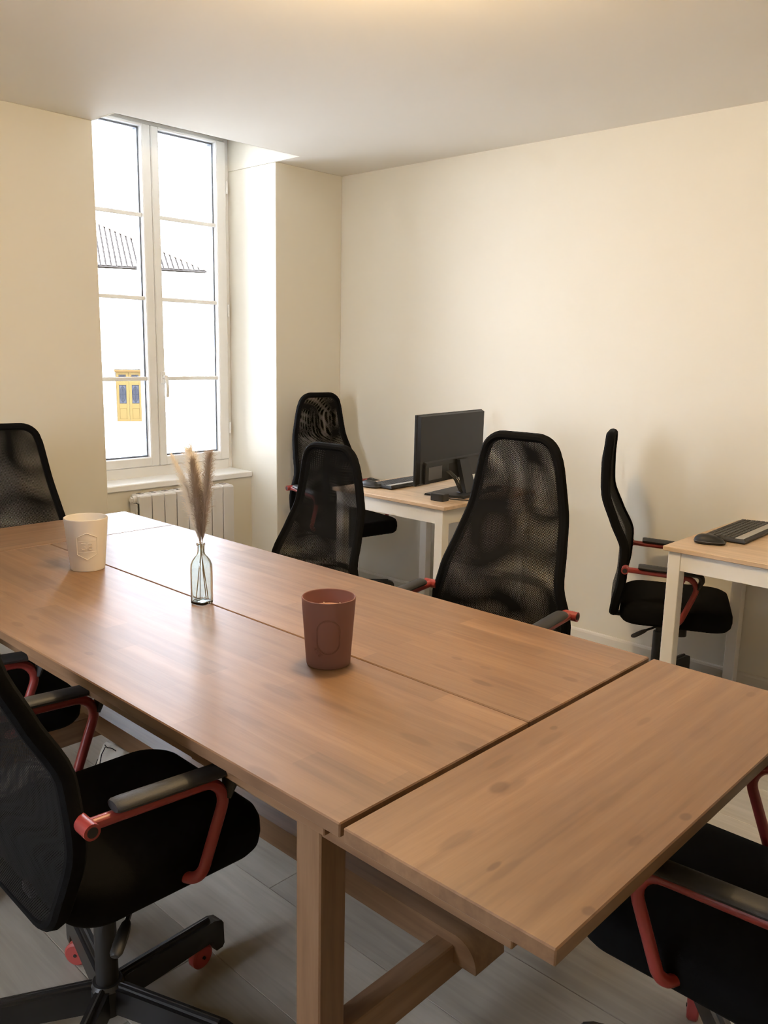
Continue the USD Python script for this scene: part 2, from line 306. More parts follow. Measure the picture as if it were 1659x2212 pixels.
# windows: frame, two casements with three glazing bars each
def ring(x0, x1, z0, z1, w, y0, y1, b=.004):
    return [box(x0, x0+w, y0, y1, z0, z1, b), box(x1-w, x1, y0, y1, z0, z1, b), box(x0+w-.003, x1-w+.003, y0, y1, z0, z0+w, b), box(x0+w-.003, x1-w+.003, y0, y1, z1-w, z1, b)]
def window(name, x0, x1, zt, label, loc=(0, 0, 0), rz=0):
    w = thing(name, label, kind='structure', loc=loc, rotz=rz)
    zb, y0 = .70, 4.25; mid = x0+(x1-x0)*.519
    fr = [box(x0, x0+.03, y0+.005, y0+.07, zb, zt, .003), box(x1-.03, x1, y0+.005, y0+.07, zb, zt, .003), box(x0+.03, x1-.03, y0+.005, y0+.07, zt-.02, zt, .003), box(x0+.03, x1-.03, y0, y0+.07, zb-.012, zb+.055, .003)]
    obj('window_frame', fr, pvc_white, w, smooth=False)
    obj('window_sill', [box(x0+.001, x1-.001, 4.048, y0+.03, .664, .698, .005)], pvc_white, w, smooth=False, label='white window sill')
    for k, (a, b) in enumerate(((x0+.03, mid-.0015), (mid+.0015, x1-.03))):
        gl = .0465 if k else .055; gz0, gz1 = .808, zt-.037
        ga, gb = (a+.072 if k == 0 else a+.0465), (b-.055 if k == 0 else b-.067)
        cs = [box(a, ga, y0-.012, y0+.061, zb+.057, zt-.022, .005), box(gb, b, y0-.012, y0+.061, zb+.057, zt-.022, .005), box(ga-.004, gb+.004, y0-.012, y0+.061, zb+.057, gz0, .005), box(ga-.004, gb+.004, y0-.012, y0+.061, gz1, zt-.022, .005)]
        ca = obj('casement', cs, pvc_white, w, smooth=False)
        zs = [gz0]+[1.252+(1.692-1.252)*k_*(zt-1.252)/(2.622-1.252) for k_ in range(3)]+[gz1]
        for z in zs[1:4]: obj('glazing_bar', box(ga, gb, y0+.004, y0+.016, z-.011, z+.011, .004), pvc_white, ca, smooth=False)
        obj('spacer', ring(ga-.002, gb+.002, gz0-.002, gz1+.002, .011, y0+.021, y0+.062, 0), gasket_grey, ca, smooth=False, label='dark grey glazing spacer')
        for i in range(4): obj('pane', box(ga-.002, gb+.002, y0+.0165, y0+.0205, zs[i], zs[i+1]), pane_glass, ca, smooth=False)
    hx = mid+.032
    h = obj('handle', [box(hx-.014, hx+.014, y0-.024, y0-.0115, 1.222, 1.292, .004), cyl((hx, y0-.02, 1.262), (hx, y0-.05, 1.262), .011)], pvc_white, w, label='white window handle')
    lp = np.array([(hx, y0-.045, 1.266), (hx, y0-.056, 1.245), (hx, y0-.062, 1.20), (hx, y0-.058, 1.15)])
    obj('lever', tube(fillet(lp, [.03, .05], 5), .009, 10, ry=.006), pvc_white, h)
    for z in (.95, 1.65, 2.35): obj('hinge', cyl((x1-.027, y0-.016, z-.035), (x1-.027, y0-.016, z+.035), .006, 10), pvc_white, w)
window('window_1', JA, JB, 2.622, 'tall white two-casement window with horizontal glazing bars')
window('window_2', L0, L1, CH-.004, 'second tall white window, in the left wall', (LX+WY, 0, 0), PI/2)

# ceiling lamp behind the top edge of the picture
lx, ly, lz = LAMP_AT
lamp = thing('ceiling_lamp', 'small round ceiling lamp with a white rose above the table', 'lamp', (lx, ly, 0))
obj('ceiling_rose', lathe([(0, CH), (.055, CH), (.05, CH-.03), (0, CH-.032)], 32, False), lamp_white, lamp)
obj('cable', cyl((0, 0, CH-.03), (0, 0, lz+.07), .003, 8), lamp_white, lamp)
obj('lamp_holder', cyl((0, 0, lz+.055), (0, 0, lz+.10), .02), lamp_white, lamp)
bulb = UsdLux.SphereLight.Define(stage, '/World/ceiling_lamp/bulb'); bulb.CreateRadiusAttr(.05); bulb.CreateIntensityAttr(LAMP/(PI*.05*.05*4)*.25*PI)
bulb.CreateColorAttr(Gf.Vec3f(*LAMP_COL)); bulb.AddTranslateOp().Set(Gf.Vec3d(0, 0, lz))

# ------------------------------------------------------------------ the view outside
az, va, D = math.radians(29.9), math.radians(115.6), 38.0
fo = np.array([D*math.sin(az), D*math.cos(az)]); rot = math.atan2(math.cos(va), math.sin(va))
def house_box(s0, s1, d0, d1, z0, z1, b=0): return box(s0, s1, d0, d1, z0, z1, b)      # s along the front, d away from the camera
obj('street', box(-90, 90, -60, 150, -2.2, -1.95), asphalt, smooth=False, kind='structure', label='pale street far below the window')
hs = thing('house', 'pale rendered house with a tiled hip roof across the street', 'house', (fo[0], fo[1], 0), rot)
SA, SB, EZ = -9.0, 3.30, 4.62
obj('wall', [house_box(SA, -.56, 0, 8, -1.95, EZ-.1), house_box(.60, SB, 0, 8, -1.95, EZ-.1), house_box(-.56, .60, 0, 8, .42, EZ-.1), house_box(-.56, .60, .35, 8, -1.95, .42)], render_wall, hs, smooth=False)
obj('cornice', [house_box(SA-.05, SB+.05, -.05, .02, 4.14, 4.24), house_box(SA-.05, SB+.05, -.10, .02, 4.30, EZ-.1)], stone_grey, hs, smooth=False)
obj('cornice_bracket', [house_box(s, s+.12, -.09, 0, 4.24, 4.30) for s in np.arange(SA, SB, .42)], stone_grey, hs, smooth=False)
rise, run = 2.1, 4.1
e0, e1, ef = SA-.35, SB+.12, -.35
def roof_pt(s, q): return np.array([s, ef+q*run, EZ+q*rise])
obj('roof', hull([(e0, ef, EZ-.06), (e1, ef, EZ-.06), (e1, 8.4, EZ-.06), (e0, 8.4, EZ-.06), (e0+run, ef+run, EZ+rise-.05), (e1-run, ef+run, EZ+rise-.05)]), roof_deck, hs, smooth=False, label='roof deck under the tiles')
tiles = []
for s in np.arange(e0+.1, e1-.05, .21):
    qm = min(1, (s-e0)/run, (e1-s)/run)
    nq = max(1, int(qm*run/.42))
    for i in range(nq):
        q0, q1 = qm*i/nq, qm*(i+1)/nq+.01
        a, b = roof_pt(s, q0), roof_pt(s, min(q1, qm))
        w = .083
        tiles.append(hull([a+[-w, 0, 0], a+[w, 0, 0], a+[-w*.6, 0, .07], a+[w*.6, 0, .07], b+[-w*.85, 0, -.02], b+[w*.85, 0, -.02], b+[-w*.5, 0, .035], b+[w*.5, 0, .035]]))
obj('roof_tiles', tiles, roof_tile, hs, smooth=False, kind='stuff')
obj('ridge', [tube([roof_pt(e1, 0)+[0, 0, .04], roof_pt(e1-run, 1)+[0, 0, .06], roof_pt(e0+run, 1)+[0, 0, .06]], .11, 8)], roof_tile, hs)
def rect_frame(x0, x1, z0, z1, w, d0, d1): return [house_box(x0, x0+w, d0, d1, z0, z1), house_box(x1-w, x1, d0, d1, z0, z1), house_box(x0+w, x1-w, d0, d1, z0, z0+w), house_box(x0+w, x1-w, d0, d1, z1-w, z1)]
dr = thing('door', 'yellow double door with iron grilles across the street', 'door', (fo[0], fo[1], 0), rot)
obj('lintel', [house_box(-.58, .62, -.06, .20, .31, .37), house_box(-.56, .60, -.03, .2, .27, .31)], door_shade, dr, smooth=False)
for sgn, a, b in ((0, -.50, .015), (1, .025, .545)):
    lf = obj('door_leaf', rect_frame(a, b, -1.84, .27, .11, .10, .16)+[house_box(a+.1, b-.1, .10, .16, -.28, -.08), house_box(a+.1, b-.1, .10, .16, -1.28, -1.07)], door_yellow, dr, smooth=False)
    obj('lower_panel', house_box(a+.10, b-.10, .115, .15, -1.75, -1.26, .02), door_yellow, lf, smooth=False)
    obj('bottom_rail', house_box(a, b, .08, .10, -1.84, -1.74), door_yellow, lf, smooth=False)
    for z0, z1 in ((-1.07, -.28), (-.08, .16)):
        obj('door_glass', house_box(a+.11, b-.11, .14, .15, z0, z1), grille_glass, lf, smooth=False)
        xm, hw, zm, hh = (a+b)/2, (b-a)/2-.115, (z0+z1)/2, (z1-z0)/2
        g = [tube([(xm+s*hw, .125, z0), (xm+s*hw, .125, z1)], .012, 6) for s in (-1, 0, 1)]+[tube([(xm-hw, .125, z), (xm+hw, .125, z)], .012, 6) for z in (z0+.012, zm, z1-.012)]
        th = np.linspace(0, 2*PI, 24, endpoint=False)
        g.append(tube(np.column_stack([xm+hw*.75*np.cos(th), np.full(24, .122), zm+hh*.8*np.sin(th)]), .012, 6, closed=True))
        g.append(tube(np.column_stack([xm+hw*.35*np.cos(th), np.full(24, .122), zm+hh*.6*np.sin(th)]), .010, 6, closed=True))
        obj('iron_grille', g, grille_iron, lf, label='dark iron grille')

# ------------------------------------------------------------------ radiator under the window
rad = thing('radiator', 'white eight-element aluminium radiator under the window', 'radiator', (2.318, 3.965, 0))
for i in range(8):
    x = i*.0775
    el = [box(x+.0022, x+.0753, 0, .006, .12, .638, .0015), box(x+.012, x+.064, .006, .030, .13, .640, .004), box(x+.001, x+.0755, .030, .088, .60, .648, .006), box(x+.0022, x+.0753, .004, .09, .60, .6445, .004),
          box(x+.030, x+.046, .02, .085, .12, .62), box(x+.004, x+.072, .082, .088, .12, .61), box(x+.001, x+.0755, .03, .088, .10, .15, .006)]
    e = obj('element', el, radiator_white, rad, smooth=20)
    obj('vent_slot', [hull([(x+.038+.016*math.cos(t), yy+.006*math.sin(t), zz) for t in np.linspace(0, 2*PI, 14) for zz in (.6478, .6486)]) for yy in (.045, .072)], dark_slot, e, smooth=False)
obj('end_plug', [cyl((-.018, .045, .622), (.002, .045, .622), .021), cyl((-.028, .045, .622), (-.016, .045, .622), .014, 6)], radiator_white, rad)
obj('end_plate', [box(-.006, .001, .018, .088, .12, .60, .003), box(-.012, -.004, .03, .07, .30, .55, .003)], radiator_white, rad)
obj('wall_bracket', [box(x, x+.03, .088, .0999, .55, .60) for x in (.15, .45)], radiator_white, rad, smooth=False)
obj('pipe', [tube(fillet([(-.018, .045, .13), (-.05, .045, .13), (-.05, .045, .0)], [.02]), .008, 10), tube(fillet([(.62, .045, .13), (.65, .045, .13), (.65, .045, 0)], [.02]), .008, 10)], radiator_white, rad)

# ------------------------------------------------------------------ the long table
TZ, TX0, TX1, TY0, TY1 = .74, .798, 1.808, .8265, 2.840
tb = thing('dining_table', 'long knotty pine table with centre seam and drop-in end leaves', 'table')
SEAM = 1.303
def local(name, mesh, m, parent, org, label=None):
    mesh = trimesh.util.concatenate(mesh) if isinstance(mesh, list) else mesh
    mesh = mesh.copy(); mesh.apply_translation([-o for o in org])
    p = obj(name, mesh, m, parent, smooth=False, label=label); UsdGeom.Xformable(p).AddTranslateOp().Set(Gf.Vec3d(*org)); return p
obj('tabletop', box(TX0, SEAM-.0018, TY0, TY1, TZ-.025, TZ, .0022), top_wood_b, tb, smooth=False)
obj('tabletop', box(SEAM+.0018, TX1, TY0, TY1, TZ-.025, TZ, .0022), top_wood_a, tb, smooth=False)
local('end_leaf', box(TX0-.002, TX1+.002, .449, TY0-.0095, TZ-.0265, TZ-.0015, .0022), table_leaf_wood, tb, (.45, .40, 0))
local('end_leaf', box(TX0, TX1, TY1+.004, 3.214, TZ-.0265, TZ-.0005, .0022), table_leaf_wood, tb, (-.1, 2.55, 0))
LEGY = ((.945, 1.008), (2.50, 2.563))
for y0, y1 in LEGY:
    for x0 in (.868, 1.303*2-.868-.063): obj('leg', box(x0, x0+.063, y0, y1, 0, TZ-.0255, .003), frame_wood_z, tb, smooth=False)
    obj('crossbar', box(.931, 1.675, y0+.002, y0+.052, .135, .212, .003), frame_wood_x, tb, smooth=False)
prof = [(.888+.0, .172), (2.66, .172), (2.66, .237), (.945, .237)]+[(.945-.057*math.sin(t), .18+.057*math.cos(t)) for t in np.linspace(.15, PI/2, 8)]
st = ex(prof, 1.253, 1.353)
obj('stretcher', st, frame_wood_y, tb, smooth=25)
for x0 in (.85, 1.736): obj('side_rail', box(x0, x0+.02, TY0+.09, TY1-.09, .655, TZ-.0255, .002), frame_wood_y, tb, smooth=False)
for x0 in (.872, 1.674): obj('leaf_runner', box(x0, x0+.055, .56, 1.33, .632, TZ-.0268, .002), frame_wood_y, tb, smooth=False)
for x0 in (.872, 1.674): obj('leaf_runner', box(x0, x0+.055, 2.30, 3.08, .632, TZ-.0268, .002), frame_wood_y, tb, smooth=False)

# ------------------------------------------------------------------ mesh office chairs
ZK = [.34, .45, .56, .66, .78, .90, 1.02, 1.10, 1.2]
FK = PchipInterpolator(ZK, [-.046, -.036, -.016, -.014, -.064, -.108, -.112, -.108, -.108])
WK = PchipInterpolator(ZK, [.170, .236, .256, .230, .204, .179, .156, .140, .138])
ZT, CR, ZB, CB = 1.130, .068, .382, .07
PU, PZ, TU, PADR, BEND, TBF, TBZ, SF, SW, ST, SB, CF = .283, .604, .258, .049, .292, .21, .402, .414, .228, .450, .366, .142
def half_w(z):
    wt, wb_ = float(WK(ZT-CR)), float(WK(ZB+CB))
    if z > ZT-CR: return wt-CR+math.sqrt(max(CR**2-(z-ZT+CR)**2, 0))
    if z < ZB+CB: return wb_-CB+math.sqrt(max(CB**2-(ZB+CB-z)**2, 0))
    return float(WK(z))
def back_loop(inset):
    R = []
    wt, wb_ = float(WK(ZT-CR))-inset, float(WK(ZB+CB))-inset
    for t in np.linspace(0, PI/2, 8)[:-1]: R.append((wb_-CB+CB*math.sin(t), ZB+inset+CB-CB*math.cos(t)))
    for z in np.linspace(ZB+inset+CB, ZT-inset-CR, 26): R.append((float(WK(z))-inset if ZB+CB < z < ZT-CR else (wb_ if z < .6 else wt), z))
    for t in np.linspace(0, PI/2, 9)[1:]: R.append((wt-CR+CR*math.cos(t), ZT-inset-CR+CR*math.sin(t)))
    top = [(q*(wt-CR), ZT-inset) for q in np.linspace(.7, -.7, 6)]; bot = [(q*(wb_-CB), ZB+inset) for q in np.linspace(-.7, .7, 6)]
    pts = R+top+[(-u, z) for u, z in R[::-1]]+bot
    return np.array([(u, float(FK(z)), z) for u, z in pts])
def net_sheet(off, concave):
    nz, nu = 44, 15; V = []; F = []
    zs = np.concatenate([np.linspace(ZB+.02, .42, 6)[:-1], np.linspace(.42, 1.06, nz-12), np.linspace(1.06, ZT-.018, 7)[1:-1], [ZT-.018]])
    for z in zs:
        h = max(half_w(z)-.018, .02)
        for j in range(nu):
            u = -h+2*h*j/(nu-1); k = 1-(u/max(h, 1e-6))**2
            V.append((u, float(FK(z))+off-concave*k*min(1, (ZT-z)/.12)*min(1, (z-ZB)/.1), z))
    for i in range(len(zs)-1):
        for j in range(nu-1):
            a = i*nu+j; F += [[a, a+1, a+nu+1], [a, a+nu+1, a+nu]]
    return trimesh.Trimesh(np.array(V), F, process=False)
def lift_of(m, l): m = m.copy(); m.apply_translation([0, 0, l]); return m
def rr_ring(cx, cy, hx, hy, z, r, n=64):
    r = min(r, hx*.95, hy*.95); out = []
    for k, (sx, sy) in enumerate(((1, 1), (-1, 1), (-1, -1), (1, -1))):
        for q in np.linspace(0, PI/2, n//4): a = k*PI/2+q; out.append((cx+sx*(hx-r)+r*math.cos(a), cy+sy*(hy-r)+r*math.sin(a), z))
    return np.array(out)
def super_ring(cx, cy, hx, hy, z, n=64, e=4.2, dome=0):
    t = np.linspace(0, 2*PI, n, endpoint=False); c, s = np.cos(t), np.sin(t)
    return np.column_stack([cx+hx*np.sign(c)*np.abs(c)**(2/e), cy+hy*np.sign(s)*np.abs(s)**(2/e), np.full(n, z)])
LOOP = back_loop(.015)
nrm = np.roll(LOOP, -1, 0)-np.roll(LOOP, 1, 0)
FRAME = tube(LOOP, .015, 10, closed=True, ry=.019, up=(0, 1, 0))
NETF, NETB = net_sheet(.012, .012), net_sheet(-.014, .016)
cyS, hyS = (SF-.02)/2, (SF+.02)/2
SEAT = loft([rr_ring(0, cyS, SW-.035, hyS-.035, SB, .05), rr_ring(0, cyS, SW-.014, hyS-.014, SB+.003, .07), rr_ring(0, cyS, SW-.004, hyS-.004, SB+.014, .08), rr_ring(0, cyS, SW, hyS, SB+.034, .085), rr_ring(0, cyS, SW-.001, hyS-.001, ST-.026, .085),
             rr_ring(0, cyS, SW-.008, hyS-.008, ST-.010, .08), rr_ring(0, cyS, SW-.022, hyS-.022, ST-.002, .07), rr_ring(0, cyS, SW-.05, hyS-.05, ST+.001, .06), rr_ring(0, cyS, SW*.4, hyS*.4, ST+.004, .04)])
def arm(s):
    p = fillet([(s*TU, -.004, PZ), (s*TU, BEND-.010, PZ-.014), (s*TU, TBF, TBZ), (s*(TU-.11), TBF-.035, TBZ-.012)], [.045, .035], 9)
    t = [tube(p, .0112, 12), cyl((s*(TU-.024), -.006, PZ), (s*PU, -.006, PZ), .0145, 20)]
    q = fillet([(s*TU, PADR, PZ+.0165), (s*TU, BEND-.004, PZ+.004), (s*TU, BEND-.022, PZ-.052)], [.042], 10)
    k = len(q); tp = np.ones(k); tp[0] = .75; tp[-1] = .55
    q = np.vstack([q[0]+[0, -.006, 0], q[0], q[0]+(q[1]-q[0])*.06, q[1:]]); tp = np.concatenate([[.78, .96], [1.0], np.ones(k-3), [.9, .6]])
    up = np.array([0, .3, 1.0])
    return t, tube(q, .0235, 14, ry=.0115, up=(0, .35, 1.0), taper=tp), cyl((s*(PU-.001), -.006, PZ), (s*(PU+.0012), -.006, PZ), .0095, 14)
ARMS = {s: arm(s) for s in (-1, 1)}
LEGP = Polygon([(.015, .066), (.015, .122), (.04, .124), (.278, .113), (.298, .105), (.304, .095), (.306, .040), (.300, .032), (.282, .032), (.270, .062)])
def base_leg(a):
    m = extrude(LEGP, .030); V = m.vertices
    V = np.column_stack([V[:, 0], .015-V[:, 2], V[:, 1]]); top = tube([(.03, 0, .123), (.27, 0, .1135)], .007, 8)
    g = trimesh.util.concatenate([trimesh.Trimesh(V, m.faces), top]); g.fix_normals()
    g.apply_transform(trimesh.transformations.rotation_matrix(a, [0, 0, 1])); return g
def wheel(a, sw):
    c = np.array([.250*math.cos(a), .250*math.sin(a), .029]); w = a+PI/2+sw; d = np.array([math.cos(w), math.sin(w), 0])
    c = c+d*.006
    pr = [(.003, -.012), (.024, -.012), (.029, -.008), (.029, .008), (.024, .012), (.003, .012)]
    g = lathe(pr, 28); R = trimesh.geometry.align_vectors([0, 0, 1], d); g.apply_transform(R); g.apply_translation(c)
    ax = trimesh.util.concatenate([cyl(c-d*.016, c+d*.014, .004, 10), cyl(c-d*.0+[0, 0, .026], c+[0, 0, .055], .007, 10)])
    return g, ax
def chair(label, x, y, face, lift, base, seed):
    """face: the way the sitter looks, an angle from the x axis; lift: height of the gas spring; base: angle of the first leg."""
    t = thing('office_chair', label, 'chair', (x, y, 0), math.radians(face-90), 'black mesh office chairs with red armrests')
    fr = obj('backrest_frame', lift_of(FRAME, lift), fabric_black, t)
    obj('backrest_net', lift_of(NETF, lift), net_front, t, smooth=True); obj('backrest_net', lift_of(NETB, lift), net_back, t, smooth=True)
    obj('back_bracket', lift_of(trimesh.util.concatenate([box(sx-.02, sx+.02, -.044, .06, .366, .380, .004) for sx in (-.09, .09)]+[hull([(sx+a*.018, y, z) for a in (-1, 1) for y, z in ((-.046, .368), (-.032, .368), (-.044, .430), (-.036, .430))]) for sx in (-.09, .09)]), lift), metal_black, t, smooth=False)
    obj('seat', lift_of(SEAT, lift), fabric_black, t, smooth=50)
    for s in (-1, 1):
        a, pad, hole = ARMS[s]
        ar = obj('armrest', [lift_of(m, lift) for m in a], red_metal, t)
        obj('arm_pad', lift_of(pad, lift), pad_black, ar, label='black arm pad'); obj('bolt', lift_of(hole, lift), plastic_black, ar)
    obj('seat_mechanism', lift_of(trimesh.util.concatenate([box(-.105, .105, .03, .255, .338, .379, .008), box(-.05, .05, .08, .2, .318, .34, .008)]), lift), plastic_black, t, smooth=False)
    obj('tension_knob', lift_of(lathe([(0, .278), (.026, .278), (.029, .278), (.027, .337), (0, .337)], 20, False).apply_translation([0, .225, 0]), lift), plastic_black, t).GetPrim()
    lv = obj('height_lever', lift_of(tube(fillet([(.09, .155, .342), (.165, .120, .350), (.205, .085, .345)], [.03]), .0048, 8), lift), metal_black, t)
    g0, g1 = np.array([.198, .091, .346]), np.array([.247, .040, .328])
    obj('lever_grip', lift_of(tube([g0+(g1-g0)*q for q in (0, .08, .3, .6, .9, 1)], .0125, 12, ry=.0075, taper=[.5, .75, .95, 1.0, .95, .6]), lift), plastic_black, lv)
    cb = lambda m: (m.apply_translation([0, CF, 0]), m)[1]
    obj('gas_column', cb(cyl((0, 0, .10), (0, 0, .345+lift), .0145)), metal_black, t)
    obj('column_cover', cb(lathe([(.016, .09), (.0235, .09), (.0225, .285), (.021, .290), (.016, .290)], 28)), plastic_black, t)
    b0 = math.radians(base-(face-90)); r = np.random.default_rng(seed)
    obj('base_hub', cb(lathe([(0, .060), (.034, .062), (.036, .12), (.030, .130), (0, .130)], 28, False)), metal_black, t)
    for k in range(5):
        a = b0+k*2*PI/5
        lg = obj('base_leg', cb(base_leg(a)), metal_black, t, smooth=25)
        w, ax = wheel(a, r.uniform(-.9, .9))
        c = obj('caster_wheel', cb(w), red_plastic, t, label='red caster wheel'); obj('caster_axle', cb(ax), plastic_black, c)
    return t
chair('black mesh office chair on the near long side, closest chair at lower left', .600, 1.468, -1.4, .055, 5, 1)
chair('black mesh office chair on the near long side, half hidden beyond the front left chair', .636, 2.315, -5.8, .050, 20, 2)
chair('black mesh office chair at the far head of the table, back to the window wall', 1.431, 3.448, -105.9, -.024, 38, 3)
chair('black mesh office chair on the far long side, smaller backrest nearer the window', 2.134, 2.392, 184.0, -.053, 50, 4)
chair('black mesh office chair on the far long side, big backrest beside the monitor', 2.128, 1.500, 184.1, .063, 12, 5)
chair('black mesh office chair in the corner behind the desk with the monitor', 3.302, 3.538, -99.4, .059, 33, 6)
chair('black mesh office chair seen edge-on at the right-hand desk against the right wall', 3.239, 1.605, -65.2, .003, -1.5, 7)
chair('black mesh office chair at the near end leaf, lower right corner of the photo', 1.476, .280, 90.0, .010, 41, 8)

# ------------------------------------------------------------------ desks
def desk(label, x0, y0, org_label=None):
    W_, L_ = .732, .735
    t = thing('desk', label, 'desk', (x0, y0, 0), 0, 'small white desks with pine tops')
    obj('desktop', box(0, W_, 0, L_, .7325, .75, .002), desk_wood, t, smooth=False)
    for lx_ in (.013, W_-.013-.047):
        for ly_ in (.018, L_-.018-.047): obj('leg', box(lx_, lx_+.047, ly_, ly_+.047, 0, .7325, .002), desk_white, t, smooth=False)
    for y_ in (.022, L_-.022-.018): obj('apron', box(.060, W_-.060, y_, y_+.018, .662, .7325, .001), desk_white, t, smooth=False)
    for x_ in (.017, W_-.017-.018): obj('apron', box(x_, x_+.018, .065, L_-.065, .662, .7325, .001), desk_white, t, smooth=False)
    return t
desk('white desk with pine top holding the monitor, by the window corner', 2.889, 2.338)
desk('white desk with pine top at the right edge, with keyboard and mouse but no monitor', 2.916, 1.317-.735)

def keyboard(label, x, y, rot):
    t = thing('keyboard', label, 'keyboard', (x, y, .75), rot, 'black keyboards with pale rear strip')
    L_, W_ = .44, .165
    body = hull([(a*(L_/2-r), b*(W_/2-r), z) for a in (-1, 1) for b in (-1, 1) for z, r in ((.001, .004), (.006, 0), (.012, 0.001))]+[(a*(L_/2-.004), W_/2-.006, .020) for a in (-1, 1)]+[(a*(L_/2-.004), -W_/2+.006, .0135) for a in (-1, 1)])
    obj('case', body, plastic_black, t, smooth=False)
    obj('top_strip', hull([(a*(L_/2-.006), b, z) for a in (-1, 1) for b, z in ((W_/2-.008, .0190), (W_/2-.040, .0185), (W_/2-.040, .0205), (W_/2-.008, .0215))]), silver_plastic, t, smooth=False, label='pale grey strip along the raised rear edge')
    rows = 6; kw = .0183
    for r_ in range(rows):
        yy = -W_/2+.008+r_*.0193; zz = .0130+.0065*(yy+W_/2)/W_; xk = -L_/2+.010
        widths = [1]*23 if r_ not in (0,) else [1.2, 1.2, 1.2, 6.2, 1.2, 1.2, 1.2, 1, 1, 1, 1.9, 1, 1]
        for w_ in widths:
            ww = w_*kw
            if xk+ww > L_/2-.006: break
            obj('key', hull([(xk+e, yy+f, zz) for e in (0, ww-.002) for f in (0, .017)]+[(xk+e, yy+f, zz+.0045) for e in (.0015, ww-.0035) for f in (.0015, .0155)]), key_black, t, smooth=False)
            xk += ww
    return t
def mouse(label, x, y, rot):
    t = thing('mouse', label, 'mouse', (x, y, .75), rot, 'black computer mice')
    R = []
    for k, (s, z) in enumerate(((.80, .0005), (.97, .004), (1.0, .010), (.96, .018), (.84, .026), (.60, .0325), (.25, .0355))):
        rg = super_ring(0, 0, .030*s, .057*s, z, 40, 2.6); rg[:, 2] += (z > .012)*(-.006*(rg[:, 1]/.057)-.004*(rg[:, 1]/.057)**2); R.append(rg)
    b = obj('shell', loft(R), plastic_black, t, smooth=60)
    obj('side_band', tube(super_ring(0, 0, .0300, .0570, .0105, 40, 2.6), .0012, 6, closed=True), print_grey, t)
    obj('wheel', lathe([(.002, -.003), (.008, -.003), (.009, 0), (.008, .003), (.002, .003)], 18).apply_transform(trimesh.transformations.rotation_matrix(PI/2, [0, 1, 0])).apply_translation([0, .030, .0255]), key_black, t)
# desk by the corner: the sitter looks at -y; desk on the right likewise
keyboard('black keyboard with pale rear strip, partly behind the monitor', 3.262, 2.905, PI+.06)
mouse('black mouse at the far end of the monitor desk', 3.030, 2.938, PI+.1)
keyboard('black keyboard with pale rear strip on the right-hand desk', 3.375, 1.198, PI+.03)
mouse('black mouse beside the keyboard on the right-hand desk', 3.080, 1.210, PI+.35)

# monitor seen from behind
mon = thing('monitor', 'black flat monitor seen from behind on the corner desk', 'monitor', (3.197, 2.556, .75), math.radians(8.1))
# local: x along the width, +y is the screen side
hw, zb, zt = .306, .070, .400
body = [box(-hw, hw, .004, .020, zb, zt, .003), hull([(a*(hw-.003), .006, z) for a in (-1, 1) for z in (zb+.004, zt-.003)]+[(a*(hw-.010), -.012, z) for a in (-1, 1) for z in (zb+.012, zt-.008)])]
obj('back_shell', body, monitor_black, mon, smooth=False)
obj('lower_housing', hull([(a*(hw-.04), y, z) for a in (-1, 1) for y, z in ((-.012, zb+.010), (-.012, zb+.112), (-.022, zb+.012), (-.0225, zb+.09))]+[(a*(hw-.05), -.022, zb+.105) for a in (-1, 1)]), monitor_black, mon, smooth=False)
obj('vent_groove', box(-hw+.09, hw-.03, -.0105, -.0095, zt-.030, zt-.026), dark_slot, mon, smooth=False)
obj('screen', box(-hw+.008, hw-.008, .0195, .0208, zb+.02, zt-.008), screen_black, mon, smooth=False)
obj('rating_label', box(-hw+.068, -hw+.068+.118, -.0236, -.0215, zb+.024, zb+.084), print_grey, mon, smooth=False, label='grey rating label')
obj('connector_recess', [box(-.055, .065, -.0232, -.0215, zb+.014, zb+.088)], dark_slot, mon, smooth=False)
nk = obj('stand_neck', hull([(a, y, z) for a, y, z in ((.010, -.024, .172), (.092, -.024, .172), (.010, -.044, .172), (.092, -.044, .172), (.002, -.066, .012), (.104, -.066, .012), (.002, -.092, .012), (.104, -.092, .012))]), monitor_black, mon, smooth=False)
obj('stand_base', hull([(-.095, -.135, .001), (.185, -.135, .001), (-.125, .07, .001), (.185, .07, .001), (-.093, -.133, .013), (.183, -.133, .013), (-.123, .068, .010), (.183, .068, .010)]), monitor_black, mon, smooth=False)
cb_ = []
for k, (x0, x1, dz) in enumerate(((.000, .030, 0), (.012, .045, .004), (.022, .038, .0), (-.012, .022, .003))):
    x0, x1 = x0-.085, x1-.085
    cb_.append(tube(fillet([(x0, -.034, .125), (x0+.008, -.070-.006*k, .085), (x1, -.085-.004*k, .03), (x1+.015, -.09, .018+dz), (x1+.028, -.06, .017+dz)], [.05, .04, .02]), .0032, 8))
obj('cable', cb_, plastic_black, mon)
ad = thing('power_adapter', 'small black power adapter with a cable at the corner of the monitor desk', 'power adapter', (3.005, 2.462, .75), math.radians(6))
obj('case', box(-.026, .026, -.036, .036, .0005, .034, .003), plastic_black, ad, smooth=False)
obj('rating_label', box(-.018, .004, -.030, .030, .0335, .0343), print_grey, ad, smooth=False)
obj('cable', tube(fillet([(.026, -.02, .010), (.06, -.045, .004), (.085, -.138, .0055), (.083, -.152, -.13)], [.02, .012]), .0028, 8), plastic_black, ad)
hub = thing('cable_coil', 'coil of thin black cable on the monitor desk behind the stand', 'cable', (3.43, 2.46, .75))
obj('cable', [tube(np.column_stack([(.045+.002*i)*np.cos(q), (.028+.001*i)*np.sin(q), np.full(30, .004+.005*i)]), .0025, 6, closed=True) for i in range(4) for q in [np.linspace(0, 2*PI, 30, endpoint=False)]], plastic_black, hub)
obj('plug', box(-.02, .012, -.05, -.03, .0005, .018, .003), silver_plastic, hub, smooth=False)

